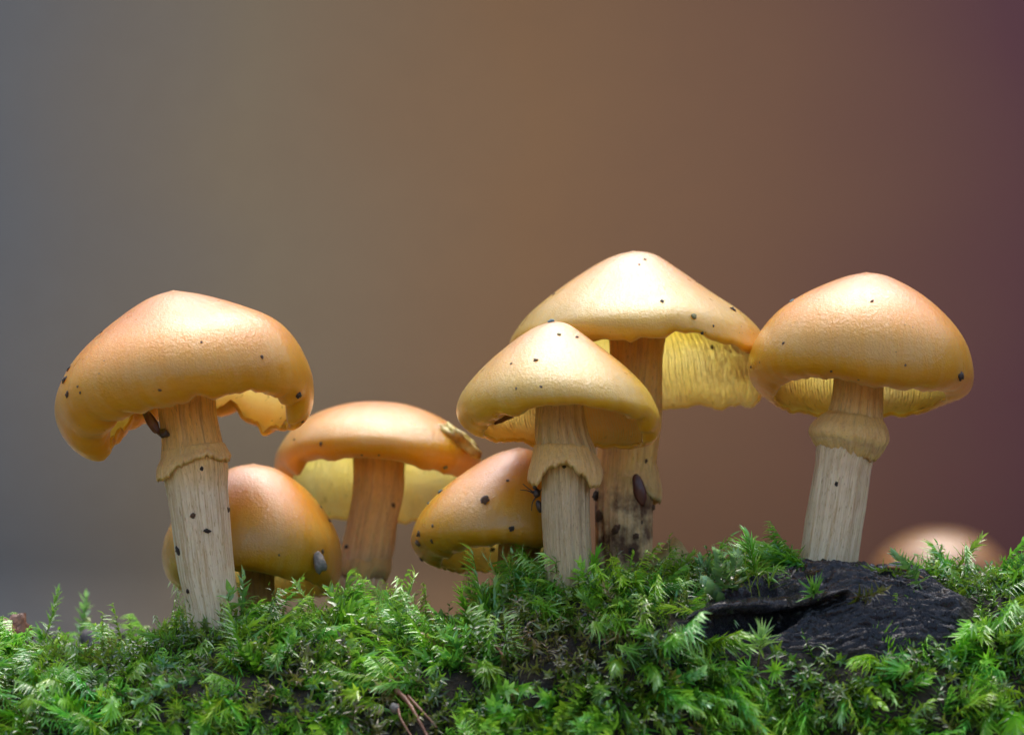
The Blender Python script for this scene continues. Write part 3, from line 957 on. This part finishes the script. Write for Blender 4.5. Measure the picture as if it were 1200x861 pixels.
sprig((1003, 690), (1082, 800), 'dead', 'long brown dead moss strand hanging down the bare black wood', arch=.12, dy=-.45, tint=BR, tipc=BT, K=60, sc=.8)
sprig((1000, 700), (1040, 690), 'dead', 'withered brown moss tuft on the wood beside the leaning stem', dy=-.3, arch=.2, tint=BR, tipc=BT, sc=1.5)
sprig((640, 745), (615, 790), 'broad', 'wet blue-green moss sprig hanging in the dark brown patch', dy=-.3, tint=(.10, .26, .12), tipc=(.3, .5, .4))

# a long splinter of black wood that overhangs the hollow
def splinter():
    n = 60
    vv, ff = [], []
    ns = 14
    for i in range(n):
        t = i / (n - 1)
        px = 803 + t * 190
        py = 727 - 34 * t ** .7 - 4 * math.sin(t * 7)
        b, nn_ = anchor(px, py + 6)
        y = b.y - .10
        hw = .075 * (math.sin(min(t * 3, 1) * 1.57)) * (1 - .6 * max(0, t - .7) / .3) + .012
        hy = .20 * (math.sin(min(t * 3, 1) * 1.57)) + .03
        c = P(px, py, y)
        for j in range(ns):
            a = 2 * math.pi * j / ns
            k_ = 1 + .35 * fbm(t * 5, math.cos(a) * 2, math.sin(a) * 2, 3)
            vv.append((c.x, y + .06 + hy * math.cos(a) * k_, c.z + hw * math.sin(a) * k_ + .03 * fbm(t * 9, 4, 4, 2)))
    for i in range(n - 1):
        for j in range(ns):
            a, b = i * ns + j, i * ns + (j + 1) % ns
            ff.append((a, b, b + ns, a + ns))
    ff.append(tuple(reversed(range(ns)))); ff.append(tuple(range((n - 1) * ns, n * ns)))
    o = mesh_obj('splinter', vv, ff, LOG.data.materials[0], LOG)
    attr(o, 'wood', [1.0] * len(vv))
splinter()

# small crumbs and grains
def lump_mesh(name, seed, mat, sq=(1, 1, 1), rough=.35, sub=3):
    bm = bmesh.new()
    bmesh.ops.create_icosphere(bm, subdivisions=sub, radius=1)
    for v in bm.verts:
        k = 1 + rough * fbm(v.co.x * 1.3 + seed, v.co.y * 1.3, v.co.z * 1.3, 3)
        v.co = Vector((v.co.x * k * sq[0], v.co.y * k * sq[1], v.co.z * k * sq[2]))
    me = bpy.data.meshes.new(name)
    bm.to_mesh(me); bm.free()
    me.materials.append(mat)
    me.polygons.foreach_set('use_smooth', [True] * len(me.polygons))
    return me
CR = {'k': [lump_mesh('soil_grain', q * 5.1, M_SOIL, rough=.7, sub=3) for q in range(3)], 'b': [lump_mesh('soil_grain', q * 3.3 + 50, M_SOIL_BR, rough=.8, sub=3) for q in range(3)],
      't': [lump_mesh('soil_grain', 9.9, M_TEAL, sub=2)], 'o': [lump_mesh('soil_grain', 19.9, M_OLIVE, sub=2)]}
COLN = {'k': 'black', 'b': 'brown', 't': 'dark teal', 'o': 'olive green'}
WHERE = {'c1': 'on the torn curled-under cap', 'c2': 'on the rounded cap behind the pale stem', 'c3': 'on the broad flat-topped cap', 'c4': 'on the low speckled cone cap',
         'c5': 'on the small pale conical cap', 'c6': 'on the large pale conical cap', 'c7': 'on the smooth domed cap over the leaning stem', 's1': 'on the pale stem below the curled cap',
         's6': 'on the dark stained stem', 's7': 'on the leaning cream stem', 's3': 'on the tan wrinkled stem', 's5': 'on the stem with the flared ring'}
GRAINS = [('c1', 350, 463, 5, 'k'), ('c1', 76, 445, 4.2, 'k'), ('c1', 79, 431, 3.4, 'k'), ('c1', 79, 462, 3.6, 'b'), ('c1', 187, 457, 2.2, 'b'), ('c1', 307, 418, 2.2, 'b'), ('c1', 236, 401, 1.6, 'b'), ('c1', 91, 453, 1.8, 'b'), ('c1', 94, 460, 1.6, 'b'), ('c1', 354, 494, 2, 'k'), ('c1', 114, 388, 2, 'b'),
          ('c2', 386, 610, 2.4, 'k'), ('c2', 378, 646, 2.6, 'b'), ('c2', 382, 592, 1.8, 't'), ('c2', 327, 650, 1.5, 'b'),
          ('c3', 376, 520, 2.2, 'b'), ('c3', 424, 533, 1.6, 'b'), ('c3', 444, 533, 1.6, 'b'), ('c3', 522, 547, 3, 'o'), ('c3', 345, 515, 1.5, 'b'),
          ('c4', 568, 586, 5.5, 'b'), ('c4', 508, 574, 3.6, 't'), ('c4', 599, 619, 3.4, 'k'), ('c4', 499, 589, 2.4, 't'), ('c4', 491, 625, 3.5, 'b'), ('c4', 490, 636, 4.5, 'b'), ('c4', 506, 634, 3, 'b'), ('c4', 494, 655, 2.6, 'k'), ('c4', 595, 563, 2, 'b'), ('c4', 543, 664, 3.4, 'b'), ('c4', 507, 616, 2, 'b'), ('c4', 577, 644, 3, 'k'),
          ('c5', 646, 377, 5, 't'), ('c5', 655, 392, 3, 'o'), ('c5', 628, 422, 3, 'b'), ('c5', 599, 426, 1.6, 'k'), ('c5', 634, 453, 2, 'b'), ('c5', 605, 455, 1.5, 'b'), ('c5', 676, 395, 2, 'b'),
          ('c6', 776, 353, 2.4, 'k'), ('c6', 813, 371, 4.2, 'o'), ('c6', 729, 401, 3.2, 'b'), ('c6', 859, 363, 3.6, 'k'), ('c6', 823, 390, 2, 'k'), ('c6', 835, 407, 3.2, 'b'), ('c6', 820, 330, 2.2, 'b'), ('c6', 756, 304, 2, 'b'), ('c6', 749, 310, 1.6, 'b'), ('c6', 649, 345, 2, 'b'), ('c6', 836, 382, 1.5, 'k'),
          ('c7', 1126, 440, 5, 'k'), ('c7', 915, 349, 4, 't'), ('c7', 1022, 353, 2.6, 'b'), ('c7', 918, 402, 2, 'b'), ('c7', 974, 435, 1.8, 'k'), ('c7', 880, 430, 2, 'b'), ('c7', 1006, 445, 1.4, 'b'), ('c7', 1061, 428, 1.5, 'b'),
          ('s1', 236, 549, 2.6, 'k'), ('s1', 243, 622, 4.2, 'k'), ('s1', 209, 645, 5, 'k'), ('s1', 226, 604, 4, 'b'), ('s1', 220, 692, 3, 'k'), ('s1', 267, 597, 3.5, 'b'), 
          ('s3', 461, 592, 3, 'b'), ('s3', 406, 640, 2.6, 'k'), ('s3', 454, 661, 2.2, 'k'),
          ('s6', 700, 580, 6, 'k'), ('s6', 702, 604, 6, 'b'), ('s6', 722, 620, 6, 'b'), ('s6', 745, 628, 4, 'b'), ('s6', 740, 645, 3.5, 'k'), ('s6', 757, 540, 2.4, 'b'), ('s6', 765, 594, 3.4, 'b'), ('s6', 752, 612, 2, 'k'),
          ('s7', 980, 567, 2.8, 'k'), ('s7', 1012, 528, 2, 'b'), ('s5', 661, 547, 2, 'k')]
for i, (key, px, py, rad, c) in enumerate(GRAINS):
    h = None
    for q in range(0, 14):
        for sx in (1, -1):
            hh = ray(px + sx * q, py + q * .3, BVHS[key])
            if hh[0] is not None:
                h = hh; break
        if h is not None: break
    if h is None: continue
    o = bpy.data.objects.new('soil_grain', random.choice(CR[c]))
    rr = rad / 100 * (D + h[0].y) / D * .95
    n = h[1] if h[1].dot(EYE - h[0]) > 0 else -h[1]
    o.location = h[0] + n * rr * .12
    qt = n.to_track_quat('Z', 'Y')
    qt.rotate(__import__('mathutils').Quaternion(n, random.uniform(0, 6)))
    o.rotation_euler = qt.to_euler()
    o.scale = (rr, rr * random.uniform(.55, 1), rr * random.uniform(.35, .6))
    C.objects.link(o)
    size = 'larger' if rad >= 4 else ('fine' if rad < 2.3 else 'small')
    lab = f"{size} {COLN[c]} soil grain stuck {WHERE[key]}"
    tag(o, lab, 'soil grain', f"{size} {COLN[c]} soil grains {WHERE[key]}")

def single_lump(name, label, cat, loc, sq, mat, rot=(0, 0, 0), seed=1, rough=.3):
    me = lump_mesh(name, seed, mat, sq, rough)
    o = bpy.data.objects.new(name, me)
    o.location = loc; o.rotation_euler = rot
    C.objects.link(o)
    tag(o, label, cat)
    return o

def on(key, px, py, lift):
    h = ray(px, py, BVHS[key])
    if h[0] is None: return P(px, py, 0)
    n = h[1] if h[1].dot(EYE - h[0]) > 0 else -h[1]
    return h[0] + n * lift

M_GREY = simple('grey_pellet', (.10, .10, .09), (.22, .20, .17), 9, .7, .9, 14)
M_HUSK = simple('brown_husk', (.06, .02, .008), (.16, .06, .02), 6, .35, .4, 12)
M_SCALE = simple('red_brown_scale', (.05, .015, .01), (.10, .03, .018), 5, .3, .3, 10)
M_LEAF = simple('olive_leaf', (.25, .18, .06), (.40, .32, .12), 4, .5, .5, 12)
M_STUB = simple('olive_flesh', (.55, .46, .10), (.26, .16, .03), 4.5, .3, .6, 10)
M_TWIG = simple('red_twig', (.12, .045, .02), (.22, .10, .05), 7, .4, .6, 16)
M_PALE = simple('pale_bead', (.40, .38, .28), (.62, .58, .46), 6, .3, .3, 12)
single_lump('soil_pellet', 'grey oblong soil pellet stuck low on the rounded orange cap', 'soil pellet', on('c2', 371, 658, .05), (.075, .075, .135), M_GREY, (0, R(-12), 0), 3, .35)
single_lump('husk', 'dark brown seed husk wedged under the torn cap beside its stem', 'husk', on('s1', 188, 494, .03) + Vector((-.07, -.02, 0)), (.055, .05, .19), M_HUSK, (0, R(-32), 0), 4, .25)
single_lump('soil_crumb', 'black soil crumb below the brown husk on the golden stem top', 'soil crumb', on('s1', 195, 508, .03), (.06, .05, .05), M_SOIL, (0, 0, 0), 6, .5)
single_lump('bud_scale', 'dark red-brown oval scale pressed on the stained stem', 'bud scale', on('s6', 749, 574, .01), (.075, .03, .19), M_SCALE, (0, R(-14), 0), 8, .12)
single_lump('cap_shred', 'dark brown shrivelled shred under the front rim of the small conical cap', 'shred', on('c5', 585, 491, .03), (.16, .05, .045), M_HUSK, (0, R(-18), 0), 9, .6)
single_lump('root_lump', 'soft red-brown lump half sunk in moss at the far end past the upright sprig', 'lump', P(14, 742, .3), (.22, .2, .20), M_TWIG, (0, 0, 0), 11, .9)
single_lump('wood_chunk', 'blurred dark wood chunk behind the moss near the upright leafy sprig', 'wood chunk', P(135, 762, 1.7), (.42, .3, .26), simple('dark_wood', (.02, .018, .017), (.06, .05, .045), 6, .6, .9, 9), (0, R(15), 0), 13, .45)
# torn olive stub belongs to the flat-topped cap
_p = on('c3', 536, 515, .02)
_me = lump_mesh('torn_stub', 15, M_STUB, (.27, .11, .10), .75)
o = bpy.data.objects.new('torn_stub', _me)
o.location = _p - parent_world(c3.parent); o.rotation_euler = (0, R(36), 0)
C.objects.link(o); o.parent = c3.parent
o['label'] = 'olive torn edge folded outward on the cap'

def tube(name, pts, rad, mat, label, cat, seed=0, nu=8):
    sp = spline(pts, 30)
    vv, ff = [], []
    for i in range(30):
        t = i / 29
        c = Vector(sp[i])
        d = Vector(sp[min(i + 1, 29)] - sp[max(i - 1, 0)]).normalized()
        e1 = d.cross(Vector((0, 1, .2))).normalized(); e2 = d.cross(e1)
        rr = rad * (1.1 - .6 * t) * (1 + .35 * noise.noise(Vector((t * 14, seed, 0))))
        for j in range(nu):
            a = 2 * math.pi * j / nu
            vv.append(c + (e1 * math.cos(a) + e2 * math.sin(a)) * rr)
    for i in range(29):
        for j in range(nu):
            a, b = i * nu + j, i * nu + (j + 1) % nu
            ff.append((a, b, b + nu, a + nu))
    ff.append(tuple(reversed(range(nu)))); ff.append(tuple(range(29 * nu, 30 * nu)))
    o = mesh_obj(name, vv, ff, mat)
    if label: tag(o, label, cat)
    return o
def arc(pxs, lift):
    out = []
    for px, py in pxs:
        b, n = anchor(px, py)
        out.append(tuple(P(px, py, b.y - lift)))
    return out
tube('rootlet', arc([(464, 808), (478, 822), (490, 842), (505, 870)], .30), .028, M_TWIG, 'thick red-brown rootlet poking from the brown moss patch, uppermost of three', 'rootlet', 1)
tube('rootlet', arc([(478, 815), (494, 832), (512, 852)], .28), .018, M_TWIG, 'thin red-brown rootlet crossing beside the thick one in brown moss', 'rootlet', 2)
tube('rootlet', arc([(466, 825), (470, 842), (486, 868)], .28), .016, M_TWIG, 'short dark rootlet hanging below the thick one in brown moss', 'rootlet', 3)
tube('needle', arc([(1040, 664), (1062, 667), (1082, 677)], .16), .018, simple('orange_needle', (.28, .12, .03), (.42, .20, .06), 5, .4), 'orange-brown needle lying on top of the bare black wood', 'needle', 4)
tube('twig', arc([(556, 735), (575, 750), (590, 768)], .25), .03, M_TWIG, 'short brown twig in the dark brown moss patch', 'twig', 5)
for i, (px, py) in enumerate([(444, 831), (462, 829)]):
    b, n = anchor(px, py)
    single_lump('bead', 'pale round bead beside the thick rootlet in brown moss' if i == 0 else 'greyish round bead next to the pale bead in brown moss', 'bead', P(px, py, b.y - .26), (.055, .055, .055), M_PALE if i == 0 else M_GREY, (0, 0, 0), 20 + i, .15)

# upright scrap of leaf
def leaf_scrap():
    y = .3
    out = [(752, 668), (765, 655), (778, 640), (790, 628), (800, 636), (808, 650), (812, 668)]
    vv = []
    for k_, th in ((0, -.012), (1, .012)):
        for px, py in out:
            p = P(px, py, y)
            vv.append((p.x, y + th + .10 * math.sin((px - 752) * .06), p.z))
        p = P(782, 658, y); vv.append((p.x, y + th - .06, p.z))
    n = len(out) + 1
    ff = []
    for i in range(n - 1):
        j = (i + 1) % (n - 1)
        ff.append((n - 1, i, j)); ff.append((2 * n - 1, n + j, n + i)); ff.append((i, n + i, n + j, j))
    tag(mesh_obj('leaf_scrap', vv, ff, M_LEAF), 'olive-brown torn leaf scrap standing upright behind the stained stem', 'leaf')
leaf_scrap()

# insect beside the flared-ring stem
def insect():
    b = P(629, 584, -.75)
    o = empty('insect', b)
    tag(o, 'tiny black insect with splayed legs beside the flared-ring stem', 'insect')
    def part(name, loc, sq, seed, rot=(0, 0, 0)):
        me = lump_mesh(name, seed, M_SOIL, sq, .15, 2)
        q = bpy.data.objects.new(name, me); q.location = loc; q.rotation_euler = rot
        C.objects.link(q); q.parent = o
    part('thorax', (0, 0, .06), (.045, .04, .055), 1)
    part('head', (-.02, -.01, .13), (.028, .028, .028), 2)
    part('abdomen', (.03, 0, -.09), (.04, .04, .08), 3, (0, R(-15), 0))
    for (a, c_, e) in (((-.02, .06), (-.10, .12), (-.16, .17)), ((-.02, .05), (-.10, .09), (-.19, .10)), ((-.01, .02), (-.05, -.05), (-.06, -.14)), ((.02, .05), (.05, .10), (.08, .15))):
        t = tube('leg', [(b.x + x, b.y - .01, b.z + z) for x, z in (a, c_, e)], .008, M_SOIL, None, None, 1, 5)
        t.parent = o
        t.matrix_parent_inverse = __import__('mathutils').Matrix.Translation(-b)
insect()
